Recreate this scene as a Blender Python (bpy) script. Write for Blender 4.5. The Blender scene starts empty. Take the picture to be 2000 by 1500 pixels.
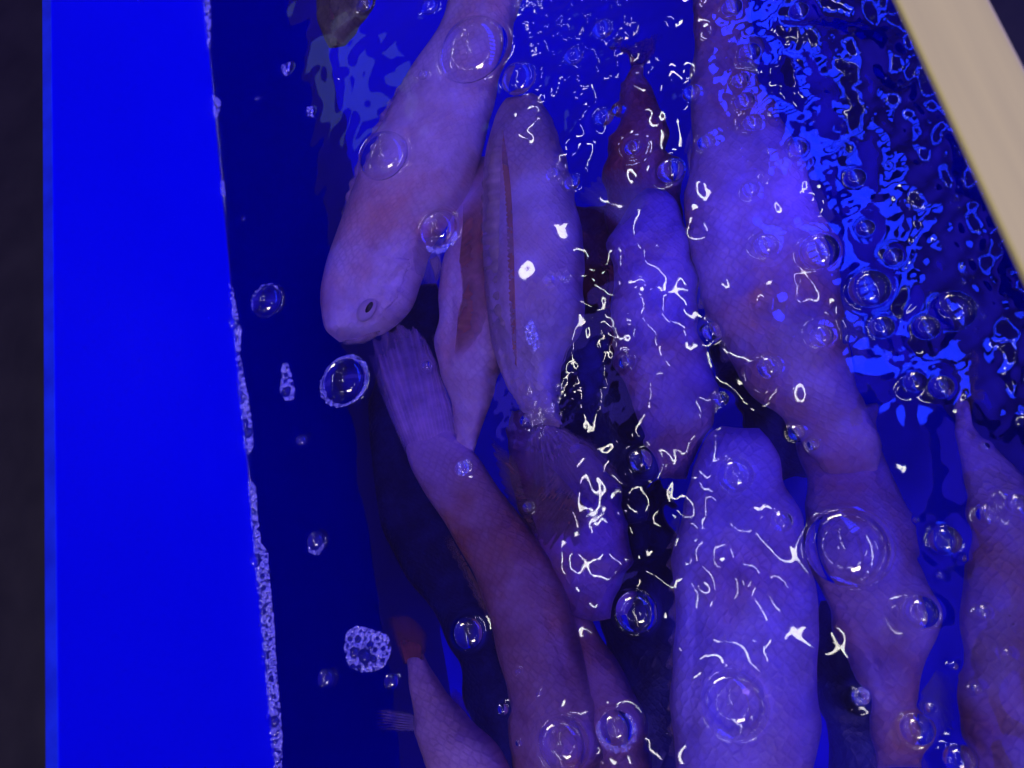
import bpy, math, random
import numpy as np
from mathutils import Matrix, Vector

rng = np.random.default_rng(11)
random.seed(5)
S = bpy.context.scene
C = S.collection

# ------------------------------------------------------------------ camera
F = 1500.0; CAMH = 0.6; NX = 600.0
NY = (F*F-934*NX)/4384
_y = np.array([-934., 4384., -F]); _y /= np.linalg.norm(_y)
_z = -np.array([NX, -NY, -F]); _z /= np.linalg.norm(_z)
_x = np.cross(_y, _z)
ROT = np.array([_x, _y, _z])
CAM = np.array([0, 0, CAMH])
cd = bpy.data.cameras.new('camera'); cam = bpy.data.objects.new('camera', cd); C.objects.link(cam)
cd.sensor_width = 36; cd.lens = 27; cd.clip_start = .01; cd.clip_end = 100
cam.matrix_world = Matrix.Translation(CAM) @ Matrix([list(r) for r in ROT]).to_4x4()
S.camera = cam

def ray(px, py):
    d = ROT @ np.array([(px-1000)/F, -(py-750)/F, -1.0])
    return d/np.linalg.norm(d)
def at(px, py, z=0.0):
    d = ray(px, py)
    if z >= 0:
        return CAM + d*((z-CAM[2])/d[2])
    p = CAM + d*(-CAM[2]/d[2])                    # bend at the water surface
    t = d/1.333; c = math.sqrt(max(0, 1-t[0]**2-t[1]**2)); t = np.array([t[0], t[1], -c])
    return p + t*(z/t[2])
foc = at(900, 640, 0)
cd.dof.use_dof = True
cd.dof.focus_distance = float(-(ROT.T @ (foc-CAM))[2])
cd.dof.aperture_fstop = 6.5

# ------------------------------------------------------------------ light
W = bpy.data.worlds.new('World'); S.world = W; W.use_nodes = True
nt = W.node_tree; nt.nodes.clear()
def N(nt, t, **k):
    n = nt.nodes.new(t)
    for a, b in k.items():
        if a[0] == 'i' and a[1:].isdigit(): n.inputs[int(a[1:])].default_value = b
        else: setattr(n, a, b)
    return n
# the hall: dim all round, with an added blue glow high on the right to light the fish
tc = N(nt, 'ShaderNodeTexCoord'); sp = N(nt, 'ShaderNodeVectorMath', operation='DOT_PRODUCT')
gl_ = Vector((.80, -.30, .52)).normalized(); sp.inputs[1].default_value = gl_
mr = N(nt, 'ShaderNodeMapRange', interpolation_type='SMOOTHSTEP'); mr.inputs[1].default_value = .25; mr.inputs[2].default_value = .95
cr = N(nt, 'ShaderNodeValToRGB')
cr.color_ramp.elements[0].color = (.070, .040, .15, 1); cr.color_ramp.elements[1].color = (.15, .085, 3.2, 1)
bg = N(nt, 'ShaderNodeBackground'); bg.inputs[1].default_value = 1.0
wo = N(nt, 'ShaderNodeOutputWorld')
L = nt.links.new
L(tc.outputs['Generated'], sp.inputs[0]); L(sp.outputs['Value'], mr.inputs[0]); L(mr.outputs[0], cr.inputs[0])
L(cr.outputs[0], bg.inputs[0]); L(bg.outputs[0], wo.inputs[0])

def area(name, loc, to, sx, sy, col, rad, spread=180):
    """rectangular lamp of the given radiance"""
    d = bpy.data.lights.new(name, 'AREA'); d.shape = 'RECTANGLE'; d.size = sx; d.size_y = sy
    d.color = col; d.energy = rad*math.pi*sx*sy; d.spread = math.radians(spread)
    o = bpy.data.objects.new(name, d); C.objects.link(o)
    v = Vector(to)-Vector(loc)
    o.location = loc; o.rotation_euler = v.to_track_quat('-Z', 'Y').to_euler()
    return o

CEIL = 2.3
def mirror(px, py, H=CEIL):
    d = ray(px, py).copy(); p = at(px, py); d[2] = -d[2]
    return p + d*((H)/d[2])
# fluorescent tubes on the ceiling, whose images break up on the rippled water
for (px, py, ln) in ((1235, 560, .5), (1300, 880, .5), (1420, 1080, .42), (1150, 190, .36), (1130, 1110, .26), (1180, 10, .4)):
    m = mirror(px, py)
    o = area('tube_lamp', tuple(m), (m[0], m[1], 0), .052, ln, (1, .97, .86), 17)
    o.rotation_euler = (0, 0, math.radians(8))
# a ring of lower lamps round the tank, seen as dashes in the bubbles
for k in range(9):
    a = math.radians(128+k*24)
    p = (-.25+1.9*math.cos(a), .55+1.85*math.sin(a), 1.3)
    o = area('spot_lamp', p, (-.2, .3, 0), .07, .46, (1, .96, .88), 11)
    o.rotation_euler = (Vector((-.2, .3, 0))-Vector(p)).to_track_quat('-Z', 'X').to_euler()
# dim lamp added so the faintly rippled far corner reflects pale cloudy patches
ma, mb = mirror(610, 330), mirror(780, 10)
mc = (ma+mb)/2
o = area('cloud_patch_lamp', tuple(mc), (mc[0], mc[1], 0), abs(mb[0]-ma[0])*.55, abs(mb[1]-ma[1])*.9, (.50, .70, 1), .42)
o.rotation_euler = (0, 0, math.radians(6))

# ------------------------------------------------------------------ materials
def mat(name):
    m = bpy.data.materials.new(name); m.use_nodes = True
    t = m.node_tree; t.nodes.clear()
    return m, t, N(t, 'ShaderNodeOutputMaterial')
def principled(name, col, rough=.5, metal=0, spec=.5):
    m, t, o = mat(name)
    b = N(t, 'ShaderNodeBsdfPrincipled'); b.inputs['Base Color'].default_value = (*col, 1)
    b.inputs['Roughness'].default_value = rough; b.inputs['Metallic'].default_value = metal
    b.inputs['Specular IOR Level'].default_value = spec
    t.links.new(b.outputs[0], o.inputs[0])
    return m, t, b
def noise(t, scale, detail=4, rough=.55, vec=None):
    n = N(t, 'ShaderNodeTexNoise'); n.inputs['Scale'].default_value = scale
    n.inputs['Detail'].default_value = detail; n.inputs['Roughness'].default_value = rough
    if vec is None:
        vec = N(t, 'ShaderNodeTexCoord').outputs['Object']
    t.links.new(vec, n.inputs['Vector'])
    return n.outputs['Fac']
def ramp(t, fac, stops):
    r = N(t, 'ShaderNodeValToRGB'); e = r.color_ramp.elements
    while len(e) < len(stops): e.new(.5)
    for x, (p, c) in zip(e, stops):
        x.position = p; x.color = (*c, 1) if len(c) == 3 else c
    t.links.new(fac, r.inputs[0]); return r.outputs[0]
def mix(t, fac, a, b, mode='MIX'):
    m = N(t, 'ShaderNodeMix', data_type='RGBA', blend_type=mode)
    for sock, v in ((m.inputs['Factor'], fac), (m.inputs[6], a), (m.inputs[7], b)):
        if hasattr(v, 'default_value') or hasattr(v, 'is_linked'): t.links.new(v, sock)
        else: sock.default_value = v if isinstance(v, (int, float)) else (*v, 1)
    return m.outputs[2]
def bump(t, b, h, strength, dist):
    n = N(t, 'ShaderNodeBump'); n.inputs['Strength'].default_value = strength; n.inputs['Distance'].default_value = dist
    t.links.new(h, n.inputs['Height']); t.links.new(n.outputs[0], b.inputs['Normal'])

def paint(name, c):
    m, t, b = principled(name, c, .42, 0, .12)
    f = noise(t, 3.2, 5, .6)
    cc = ramp(t, f, [(.3, tuple(x*.90 for x in c)), (.7, c)])
    # faint wiped streaks and dried water spots
    mp = N(t, 'ShaderNodeMapping'); mp.inputs['Scale'].default_value = (1, 5, 60); t.links.new(N(t, 'ShaderNodeTexCoord').outputs['Object'], mp.inputs[0])
    cc = mix(t, ramp(t, noise(t, 1.5, 6, .7, mp.outputs[0]), [(.60, (0, 0, 0)), (.80, (.10, .10, .10))]), cc, (.05, .06, min(1, c[2]*1.4)))
    vo = N(t, 'ShaderNodeTexVoronoi'); vo.inputs['Scale'].default_value = 55; vo.inputs['Randomness'].default_value = 1; t.links.new(N(t, 'ShaderNodeTexCoord').outputs['Object'], vo.inputs['Vector'])
    sp2 = ramp(t, vo.outputs['Distance'], [(.04, (1, 1, 1)), (.07, (0, 0, 0))]); gate = ramp(t, noise(t, 9, 2), [(.60, (0, 0, 0)), (.66, (.35, .35, .35))])
    cc = mix(t, mix(t, 1.0, sp2, gate, 'MULTIPLY'), cc, (.10, .12, .75))
    t.links.new(cc, b.inputs['Base Color'])
    bump(t, b, noise(t, 260, 2), .06, .001)
    return m
M_wall = paint('blue_paint', (.0, .001, .365))
M_floorpaint = paint('blue_floor_paint', (.0, .003, .92))
M_rim, t_, b_ = principled('blue_cut_edge', (.012, .03, .62), .5, 0, .05)
t_.links.new(ramp(t_, noise(t_, 40, 5), [(.3, (.002, .012, .30)), (.7, (.006, .026, .46))]), b_.inputs['Base Color'])
M_dark, t_, b_ = principled('dark_floor', (.012, .011, .013), .6, 0, .3)
t_.links.new(ramp(t_, noise(t_, 7, 6), [(.3, (.014, .014, .007)), (.75, (.028, .027, .013))]), b_.inputs['Base Color'])
bump(t_, b_, noise(t_, 500, 2), .15, .002)
M_bar, t_, b_ = principled('satin_metal', (.6, .5, .33), .5, .0, .3)
mp = N(t_, 'ShaderNodeMapping'); mp.inputs['Scale'].default_value = (22, .9, 22)
t_.links.new(N(t_, 'ShaderNodeTexCoord').outputs['Object'], mp.inputs[0])
t_.links.new(ramp(t_, noise(t_, 1.0, 4, .6, mp.outputs[0]), [(.25, (.50, .46, .135)), (.48, (.68, .63, .17)), (.75, (.84, .78, .21))]), b_.inputs['Base Color'])

# water: one clear body that swallows red and green
M_water, t_, o_ = mat('water')
g1 = N(t_, 'ShaderNodeBsdfRefraction'); g1.inputs['IOR'].default_value = 1.333; g1.inputs['Roughness'].default_value = 0.045
g2 = N(t_, 'ShaderNodeBsdfGlossy'); g2.inputs['Roughness'].default_value = 0.026
fr_ = N(t_, 'ShaderNodeFresnel'); fr_.inputs['IOR'].default_value = 1.333
fm_ = N(t_, 'ShaderNodeMath', operation='MULTIPLY'); fm_.inputs[1].default_value = 2.9; fm_.use_clamp = True
t_.links.new(fr_.outputs[0], fm_.inputs[0])
g = N(t_, 'ShaderNodeMixShader'); t_.links.new(fm_.outputs[0], g.inputs[0]); t_.links.new(g1.outputs[0], g.inputs[1]); t_.links.new(g2.outputs[0], g.inputs[2])
ab = N(t_, 'ShaderNodeVolumeAbsorption'); ab.inputs['Color'].default_value = (.36, .20, .975, 1); ab.inputs['Density'].default_value = 3.6
t_.links.new(g.outputs[0], o_.inputs[0]); t_.links.new(ab.outputs[0], o_.inputs[1])

# thin soap-like film of a bubble
def film(name, tint=0.0, white=0.0):
    m, t, o = mat(name)
    tr = N(t, 'ShaderNodeBsdfTransparent'); gl = N(t, 'ShaderNodeBsdfGlossy'); gl.inputs['Roughness'].default_value = .0
    lw = N(t, 'ShaderNodeLayerWeight'); lw.inputs['Blend'].default_value = .5
    pw = N(t, 'ShaderNodeMath', operation='POWER'); pw.inputs[1].default_value = 4.2; t.links.new(lw.outputs['Facing'], pw.inputs[0])
    mu = N(t, 'ShaderNodeMath', operation='MULTIPLY_ADD'); mu.inputs[1].default_value = .9; mu.inputs[2].default_value = .05; mu.use_clamp = True
    t.links.new(pw.outputs[0], mu.inputs[0])
    mx = N(t, 'ShaderNodeMixShader')
    t.links.new(mu.outputs[0], mx.inputs[0]); t.links.new(tr.outputs[0], mx.inputs[1]); t.links.new(gl.outputs[0], mx.inputs[2])
    out = mx.outputs[0]
    if white:
        df = N(t, 'ShaderNodeBsdfDiffuse'); df.inputs[0].default_value = (.42, .40, .86, 1)
        m2 = N(t, 'ShaderNodeMixShader'); m2.inputs[0].default_value = white
        t.links.new(out, m2.inputs[1]); t.links.new(df.outputs[0], m2.inputs[2]); out = m2.outputs[0]
    t.links.new(out, o.inputs[0])
    return m
M_film = film('bubble_film')
M_froth = film('froth_film', white=.16)

def fish_mat(name, base, blot, pale, seed=0, speck=.5, tail=None):
    m, t, b = principled(name, base, .42, 0, .35)
    co = N(t, 'ShaderNodeTexCoord'); mp = N(t, 'ShaderNodeMapping'); mp.inputs['Location'].default_value = (seed*3.1, seed*1.7, seed*.7)
    t.links.new(co.outputs['Object'], mp.inputs[0]); v = mp.outputs[0]
    c = mix(t, ramp(t, noise(t, 26, 5, .6, v), [(.40, (0, 0, 0)), (.62, (1, 1, 1))]), tuple(x*.86 for x in base), pale)
    c = mix(t, ramp(t, noise(t, 11, 4, .6, v), [(.46, (0, 0, 0)), (.66, (.9, .9, .9))]), c, blot)
    vo = N(t, 'ShaderNodeTexVoronoi'); vo.inputs['Scale'].default_value = 120; t.links.new(v, vo.inputs['Vector'])
    sp_ = ramp(t, vo.outputs['Distance'], [(.05, (1, 1, 1)), (.13, (0, 0, 0))])
    nm = ramp(t, noise(t, 30, 2, .5, v), [(.62, (0, 0, 0)), (.68, (speck, speck, speck))])
    c = mix(t, mix(t, 1.0, sp_, nm, 'MULTIPLY'), c, tuple(x*.12 for x in base))
    t.links.new(c, b.inputs['Base Color'])
    # overlapping scales run in rows along the body: a faint relief and darker seams
    uv = N(t, 'ShaderNodeUVMap')
    mp2 = N(t, 'ShaderNodeMapping'); mp2.inputs['Scale'].default_value = (135, 165, 1); mp2.inputs['Rotation'].default_value = (0, 0, .785); t.links.new(uv.outputs[0], mp2.inputs[0])
    vs = N(t, 'ShaderNodeTexVoronoi', voronoi_dimensions='2D', feature='DISTANCE_TO_EDGE'); vs.inputs['Scale'].default_value = 1
    vs.inputs['Randomness'].default_value = .45; t.links.new(mp2.outputs[0], vs.inputs['Vector'])
    sm_ = N(t, 'ShaderNodeMapRange', interpolation_type='SMOOTHSTEP'); sm_.inputs[2].default_value = .28; t.links.new(vs.outputs['Distance'], sm_.inputs[0])
    area_ = ramp(t, noise(t, 14, 3, .5, v), [(.42, (.0, .0, .0)), (.62, (1, 1, 1))])
    sc = mix(t, area_, (1, 1, 1), ramp(t, sm_.outputs[0], [(0, (.86, .82, .88)), (1, (1, 1, 1))]))
    st = noise(t, 5, 6, .7, v)
    if tail:
        sx2 = N(t, 'ShaderNodeSeparateXYZ'); t.links.new(uv.outputs[0], sx2.inputs[0])
        ad2 = N(t, 'ShaderNodeMath', operation='MULTIPLY_ADD'); ad2.inputs[1].default_value = .12; t.links.new(noise(t, 30, 4, .6, v), ad2.inputs[0]); t.links.new(sx2.outputs[0], ad2.inputs[2])
        c = mix(t, ramp(t, ad2.outputs[0], [(.06, (1, 1, 1)), (.19, (0, 0, 0))]), c, tail)
    c = mix(t, 1.0, c, sc, 'MULTIPLY')
    c = mix(t, 1.0, c, ramp(t, st, [(.32, (.72, .62, .62)), (.58, (1, 1, 1))]), 'MULTIPLY')
    t.links.new(c, b.inputs['Base Color'])
    ad = N(t, 'ShaderNodeMath', operation='MULTIPLY_ADD'); ad.inputs[1].default_value = 4.0
    t.links.new(noise(t, 60, 5, .6, v), ad.inputs[0]); t.links.new(sm_.outputs[0], ad.inputs[2])
    bump(t, b, ad.outputs[0], .27, .0016)
    b.inputs['Subsurface Weight'].default_value = 0
    return m
def fin_mat(name, col, alpha, seed=0):
    m, t, o = mat(name)
    df = N(t, 'ShaderNodeBsdfDiffuse'); tl = N(t, 'ShaderNodeBsdfTranslucent'); tr = N(t, 'ShaderNodeBsdfTransparent')
    uv = N(t, 'ShaderNodeUVMap'); sx = N(t, 'ShaderNodeSeparateXYZ'); t.links.new(uv.outputs[0], sx.inputs[0])
    mu = N(t, 'ShaderNodeMath', operation='MULTIPLY'); mu.inputs[1].default_value = 130; t.links.new(sx.outputs[0], mu.inputs[0])
    sn = N(t, 'ShaderNodeMath', operation='SINE'); t.links.new(mu.outputs[0], sn.inputs[0])
    c = ramp(t, sn.outputs[0], [(.0, tuple(x*.7 for x in col)), (.9, col)])
    c = mix(t, noise(t, 45, 4), c, tuple(min(1, x*1.35) for x in col))
    for n in (df, tl): t.links.new(c, n.inputs[0])
    m1 = N(t, 'ShaderNodeMixShader'); m1.inputs[0].default_value = .4
    t.links.new(df.outputs[0], m1.inputs[1]); t.links.new(tl.outputs[0], m1.inputs[2])
    m2 = N(t, 'ShaderNodeMixShader')
    f1 = ramp(t, sx.outputs[1], [(.35, (alpha,)*3), (1.0, (alpha*.35,)*3)])
    f2 = mix(t, 1.0, f1, ramp(t, noise(t, 38, 4, .6), [(.3, (.55, .55, .55)), (.65, (1, 1, 1))]), 'MULTIPLY')
    f2 = mix(t, 1.0, f2, ramp(t, sx.outputs[0], [(0, (.1,)*3), (.14, (1,)*3), (.80, (1,)*3), (1.0, (.05,)*3)]), 'MULTIPLY')
    t.links.new(f2, m2.inputs[0])
    t.links.new(tr.outputs[0], m2.inputs[1]); t.links.new(m1.outputs[0], m2.inputs[2]); t.links.new(m2.outputs[0], o.inputs[0])
    return m

# ------------------------------------------------------------------ mesh helpers
def mesh(name, v, f, m, parent=None, smooth=True, uv=None):
    me = bpy.data.meshes.new(name)
    v = np.asarray(v, dtype=np.float32)
    if isinstance(f, np.ndarray):
        me.vertices.add(len(v)); me.vertices.foreach_set('co', v.ravel())
        n, k = f.shape
        me.loops.add(n*k); me.loops.foreach_set('vertex_index', f.astype(np.int32).ravel())
        me.polygons.add(n); me.polygons.foreach_set('loop_start', np.arange(0, n*k, k, dtype=np.int32))
        me.update(calc_edges=True); me.validate()
    else:
        me.from_pydata([tuple(x) for x in v], [], f); me.update()
    if smooth: me.polygons.foreach_set('use_smooth', np.ones(len(me.polygons), dtype=bool))
    if uv is not None:
        ul = me.uv_layers.new(name='UVMap')
        li = np.empty(len(me.loops), dtype=np.int32); me.loops.foreach_get('vertex_index', li)
        ul.data.foreach_set('uv', np.asarray(uv, dtype=np.float32)[li].ravel())
    me.materials.append(m)
    o = bpy.data.objects.new(name, me); C.objects.link(o)
    if parent: o.parent = parent
    return o
def tag(o, label=None, cat=None, group=None, kind=None):
    for k, v in (('label', label), ('category', cat), ('group', group), ('kind', kind)):
        if v: o[k] = v
    return o
def box(lo, hi):
    x0, y0, z0 = lo; x1, y1, z1 = hi
    v = [(x0,y0,z0),(x1,y0,z0),(x1,y1,z0),(x0,y1,z0),(x0,y0,z1),(x1,y0,z1),(x1,y1,z1),(x0,y1,z1)]
    f = [(0,3,2,1),(4,5,6,7),(0,1,5,4),(1,2,6,5),(2,3,7,6),(3,0,4,7)]
    return v, f
def bevel(o, w, seg=2):
    b = o.modifiers.new('bevel', 'BEVEL'); b.width = w; b.segments = seg
    return o
def grid_faces(nu, nv, wrap=False):
    i = np.arange(nu-1)[:, None]; j = np.arange(nv if wrap else nv-1)[None, :]
    j2 = (j+1) % nv
    a = i*nv+j; b = i*nv+j2; c = (i+1)*nv+j2; d = (i+1)*nv+j
    return np.stack([a+0*b, b, c, d+0*b], -1).reshape(-1, 4)
def spline(P, n):
    """Catmull-Rom resample of rows of P by chord length"""
    P = np.asarray(P, float); d = np.r_[0, np.cumsum(np.linalg.norm(np.diff(P, axis=0), axis=1)+1e-9)]
    s = np.linspace(0, d[-1], n); out = np.empty((n, P.shape[1]))
    T = np.gradient(P, d, axis=0)
    k = np.clip(np.searchsorted(d, s, side='right')-1, 0, len(d)-2)
    h = (d[k+1]-d[k])[:, None]; u = ((s-d[k])[:, None])/h
    out = (2*u**3-3*u**2+1)*P[k]+(u**3-2*u**2+u)*h*T[k]+(-2*u**3+3*u**2)*P[k+1]+(u**3-u**2)*h*T[k+1]
    return out
def smooth_noise(n, m=1, cut=6, seed=0):
    r = np.random.default_rng(seed); x = np.arange(n)/n; o = np.zeros(n)
    for k in range(1, cut): o += r.normal()*np.cos(2*np.pi*k*x+r.uniform(0, 6.28))/k**.5
    return o

# ------------------------------------------------------------------ tank geometry
XL = float(np.mean([at(*p)[0] for p in ((402,0),(445,560),(490,900),(540,1500))]))
zs = np.linspace(.05, .4, 400)
ZR = float(zs[np.argmin([abs(at(106,700,z)[0]-XL) for z in zs])])          # height of the rim
XO = float(at(84, 700, ZR)[0])
XB0 = float(at(1750, 0, ZR)[0]); XB1 = float(at(1935, 0, ZR)[0])
XR = float(at(1752, 0, 0)[0])                                            # inner face of the low right wall, under the bar
Y0, Y1 = -1.0, 1.6
ZF = -.50
print('tank', at(1700,0,0)[0], XR, XL, XO, ZR, XB0, XB1)

v, f = box((-4, -4, -.92), (4, 4, -.9)); tag(mesh('floor', v, f, M_dark, smooth=False), kind='structure')
v, f = box((XO, Y0, ZF-.02), (XL, Y1, ZR)); wl = mesh('tank_wall', v, f, M_wall, smooth=False); bevel(wl, .0012)
tag(wl, 'bright blue inner wall of the tank above the foam line', 'tank wall')
wl.data.materials.append(M_rim)
wl.data.polygons[1].material_index = 1; wl.data.polygons[5].material_index = 1
v, f = box((XR, Y0, ZF-.02), (XR+.012, Y1, .03)); wr = mesh('tank_wall', v, f, M_wall, smooth=False)
tag(wr, 'blue tank wall standing under the pale metal bar', 'tank wall')
for (a, b, lb) in ((Y0-.012, Y0, 'blue end wall of the tank nearest the viewer'), (Y1, Y1+.012, 'blue end wall at the far end of the tank')):
    v, f = box((XO, a, ZF-.02), (XR+.012, b, .03)); tag(mesh('tank_wall', v, f, M_wall, smooth=False), lb, 'tank wall')
v, f = box((XL, Y0, ZF-.02), (XR, Y1, ZF)); tag(mesh('tank_floor', v, f, M_floorpaint, smooth=False), kind='structure')
v, f = box((XB0, Y0, ZR-.007), (XB1, Y1, ZR)); br = mesh('metal_bar', v, f, M_bar, smooth=False); bevel(br, .002, 3)
tag(br, 'pale beige satin metal bar capping the tank edge', 'metal bar')
# blue strip light tucked against the right wall and unseen fill lamps for bar and fish
for k in range(16):
    y = .165+k*.065
    o = area('strip_lamp', (XB0+.010, y, ZR-.045), (XB0-.22, y, -.05), .042, .09, (.01, .03, 1), 19)
o = area('bar_fill_lamp', (.35, -2.7, 2.1), (.17, .45, .2), 1.2, .5, (1, .86, .52), 46)  # warm fill behind the camera, added to brighten the metal bar
o = area('sunk_fill_lamp', (XR-.012, .3, -.07), (XL, .3, -.22), .08, 1.3, (.11, .065, 1), 1.7)  # unseen blue fill added underwater to brighten the fish and right floor
o.rotation_euler = Vector((-.62, 0, -.78)).to_track_quat('-Z', 'Y').to_euler()

# ------------------------------------------------------------------ bubbles: px, py, radius px, label
BUB = [
 (925, 100, 66, 'largest bubble over the pale diagonal fish near the top edge'),
 (1015, 155, 33, 'bubble touching the top end of the pale middle fish'),
 (752, 306, 48, 'clear bubble straddling the pale diagonal fish and its left edge'),
 (858, 450, 37, 'bubble in the gap between the eyed fish and the orange finned fish'),
 (675, 745, 46, 'big bubble wearing a collar of tiny froth below the eyed head'),
 (523, 590, 31, 'bubble floating alone on open water beside the foam line'),
 (590, 860, 12, 'small bubble under the drop shaped froth patch on open blue water'),
 (618, 1056, 18, 'small bubble with a froth tip on the open blue water'),
 (916, 1236, 30, 'bubble over the dark gap left of the dark mauve fish'),
 (638, 1325, 19, 'small bubble on open water under the froth patch'),
 (765, 1330, 16, 'small bubble beside the dull red tail fin'),
 (1245, 1195, 42, 'dark centred bubble just left of the brightest violet fish'),
 (1102, 1452, 54, 'large bubble on the dark mauve fish at the bottom edge'),
 (1203, 1422, 36, 'bubble with a froth collar next to the large bottom edge bubble'),
 (1435, 1375, 70, 'large bubble resting over the brightest violet fish'),
 (1655, 1070, 82, 'largest bubble of all with concentric rings over violet fish'),
 (1437, 928, 36, 'ringed bubble at the top end of the brightest violet fish'),
 (1252, 900, 22, 'small ringed bubble in the middle of the white light squiggles'),
 (1527, 1018, 22, 'small ringed bubble between the two largest ringed bubbles'),
 (1497, 480, 24, 'bubble over the long violet fish, upper of a loose chain'),
 (1600, 493, 38, 'bubble at the right edge of the long violet fish'),
 (1310, 335, 25, 'bubble over the dark red fish near the translucent fin'),
 (1503, 718, 24, 'bubble on the brownish flank of the long violet fish'),
 (1390, 648, 17, 'small bubble beside the pair of glassy white reflections'),
 (1221, 706, 14, 'small bubble at the left edge of the plump violet fish'),
 (1408, 778, 14, 'small bubble over the dark gap between violet fish'),
 (1845, 1055, 32, 'bubble over the deep blue gap in the lower right'),
 (1797, 1195, 35, 'bubble on the right edge of the lower right violet fish'),
 (1790, 1425, 33, 'bubble over the folded fin at the lower right'),
 (1872, 1482, 32, 'bubble cut by the bottom edge in the lower right'),
 (1605, 657, 23, 'bubble with a white crescent right of the long violet fish'),
 (1698, 565, 40, 'large bubble of the churned cluster nearest the long fish'),
 (1860, 608, 44, 'large bubble of the churned cluster nearest the metal bar'),
 (1808, 640, 26, 'middle bubble squeezed inside the churned cluster'),
 (1722, 640, 24, 'lower left bubble of the churned cluster'),
 (1680, 1360, 18, 'small frothy bubble over the black gap in the lower right'),
]
for (x, y, r) in ((1080,340,15),(1118,358,16),(1180,230,18),(1120,110,19),(1178,60,20),(1075,546,12),(1098,543,9),(982,1385,11),(840,15,16),(715,10,14),
                  (828,147,10),(605,220,8),(558,135,9),(903,915,15),(1465,105,20),(1446,155,16),(1455,197,19),(1470,240,18),(1380,280,17),(1350,185,17),
                  (1467,370,16),(1430,16,19),(1236,287,17),(1787,746,22),(1838,757,24),(1920,1195,14),(1926,1005,20),(1905,1345,10),(1012,1312,7),(1052,1356,6),(1014,1452,8),
                  (1555,845,16),(1588,868,12),(1205,215,8),(1925,872,8),(1836,1125,8),(1862,1300,9),(1880,1090,6),(1985,985,22),(1790,1015,6),(1968,1275,8),(475,428,6),(503,193,5),(833,714,9),(1030,990,10),(1025,822,11),(1818,1383,11),(1690,445,18),(1745,500,18),(1670,350,20),(1560,290,16),(1560,20,18)):
    BUB.append((x, y, r, None))
def pxscale(px, py):
    a, b, c = at(px, py), at(px+1, py), at(px, py+1)
    # mean size of a pixel on the water
    return math.sqrt(np.linalg.norm(np.cross(b-a, c-a)))
bub = []
for (x, y, r, lb) in BUB:
    p = at(x, y); R_ = r*pxscale(x, y)*.97
    bub.append([p[0], p[1], R_, lb, r])
bub = [list(b) for b in bub]

# ------------------------------------------------------------------ water surface
corners = np.array([at(px, py) for px in (380, 2000) for py in (0, 1500)])
gy0, gy1 = corners[:, 1].min()-.03, corners[:, 1].max()+.02
DX = .00078
xw0, xw1 = XL-.003, XR+.003
nx_ = int((xw1-xw0)/DX)+1; ny_ = int((gy1-gy0)/DX)+1
xs = np.linspace(xw0, xw1, nx_); ys = np.linspace(gy0, gy1, ny_)
GX, GY = np.meshgrid(xs, ys)
def band(lo, hi, seed, stretch=1.0):
    """random field with wavelengths between lo and hi metres, unit RMS slope"""
    r = np.random.default_rng(seed)
    kx = np.fft.fftfreq(nx_, DX)[None, :]; ky = np.fft.fftfreq(ny_, DX)[:, None]
    k = np.sqrt(kx**2+(ky*stretch)**2)
    A = np.exp(-((np.log(k+1e-9)-math.log(1/math.sqrt(lo*hi)))/(math.log(hi/lo)/2))**2)
    h = np.real(np.fft.ifft2(A*np.fft.fft2(r.normal(size=(ny_, nx_)))))
    gy, gx = np.gradient(h, DX)
    return h/math.sqrt((gx**2+gy**2).mean())
def bump2(px, py, rx, ry=None):
    p = at(px, py); s = pxscale(px, py); ry = ry or rx
    return np.exp(-(((GX-p[0])/(rx*s))**2+((GY-p[1])/(ry*s))**2))
# project every grid point to photo pixels to shape calm and choppy water
PC = np.stack([GX, GY, np.zeros_like(GX)], -1)-CAM
PX = PC @ ROT[:, 0]; PY = PC @ ROT[:, 1]; PZ = -(PC @ ROT[:, 2])
IX = 1000+F*PX/PZ; IY = 750-F*PY/PZ
def sstep(a, b, x):
    t = np.clip((x-a)/(b-a), 0, 1); return t*t*(3-2*t)
calm = sstep(820, 1230, IX+(750-IY)*.12)
chop = np.clip(.85*np.exp(-((XR-GX)/.085)**2)*(1-sstep(740, 980, IY))+.6*bump2(1780, 620, 120, 70)+.5*bump2(1660, 150, 70, 90)+.3*bump2(1470, 120, 110)+.25*bump2(1560, 330, 160, 80), 0, 1.1)
low = sstep(1250, 1500, IY)
PAT = np.clip(.26+1.0*bump2(1130, 90, 130, 150)+1.0*bump2(1130, 260, 70, 90)+1.1*bump2(1230, 560, 100, 120)+1.2*bump2(1290, 900, 170, 150)+1.1*bump2(1430, 1110, 110, 100)+1.1*bump2(1090, 1090, 70, 90)+bump2(1240, 1100, 50, 110)+bump2(1510, 590, 90, 90)+bump2(1200, 760, 90, 90)+.7*bump2(1340, 1280, 50, 40), 0, 1.4)
Hh = band(.06, .16, 1)*(.005+.085*calm+.03*bump2(690, 170, 130, 280))
Hh += band(.024, .055, 2)*(.0015+.058*calm*(1-.66*low)*PAT+.030*sstep(1180, 1420, IX)*sstep(250, 500, IY)+.05*bump2(1130, 60, 170)+.026*bump2(690, 170, 130, 280))*(1-.3*sstep(1650, 1900, IX))
Hh += band(.010, .020, 3)*(.0+.016*calm*(1-.8*low)*PAT+.105*chop+.08*bump2(1120, 40, 140)+.10*bump2(1050, 800, 60)+.06*bump2(1170, 700, 70))
Hh += band(.004, .009, 4)*(.02*chop+.10*bump2(1060, 805, 50)+.04*bump2(1030, 20, 90))
Hh += band(.03, .07, 5)*.27*chop+band(.012, .03, 6)*.4*np.exp(-(XR-GX)/.03)*(1-sstep(760, 1000, IY))
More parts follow.
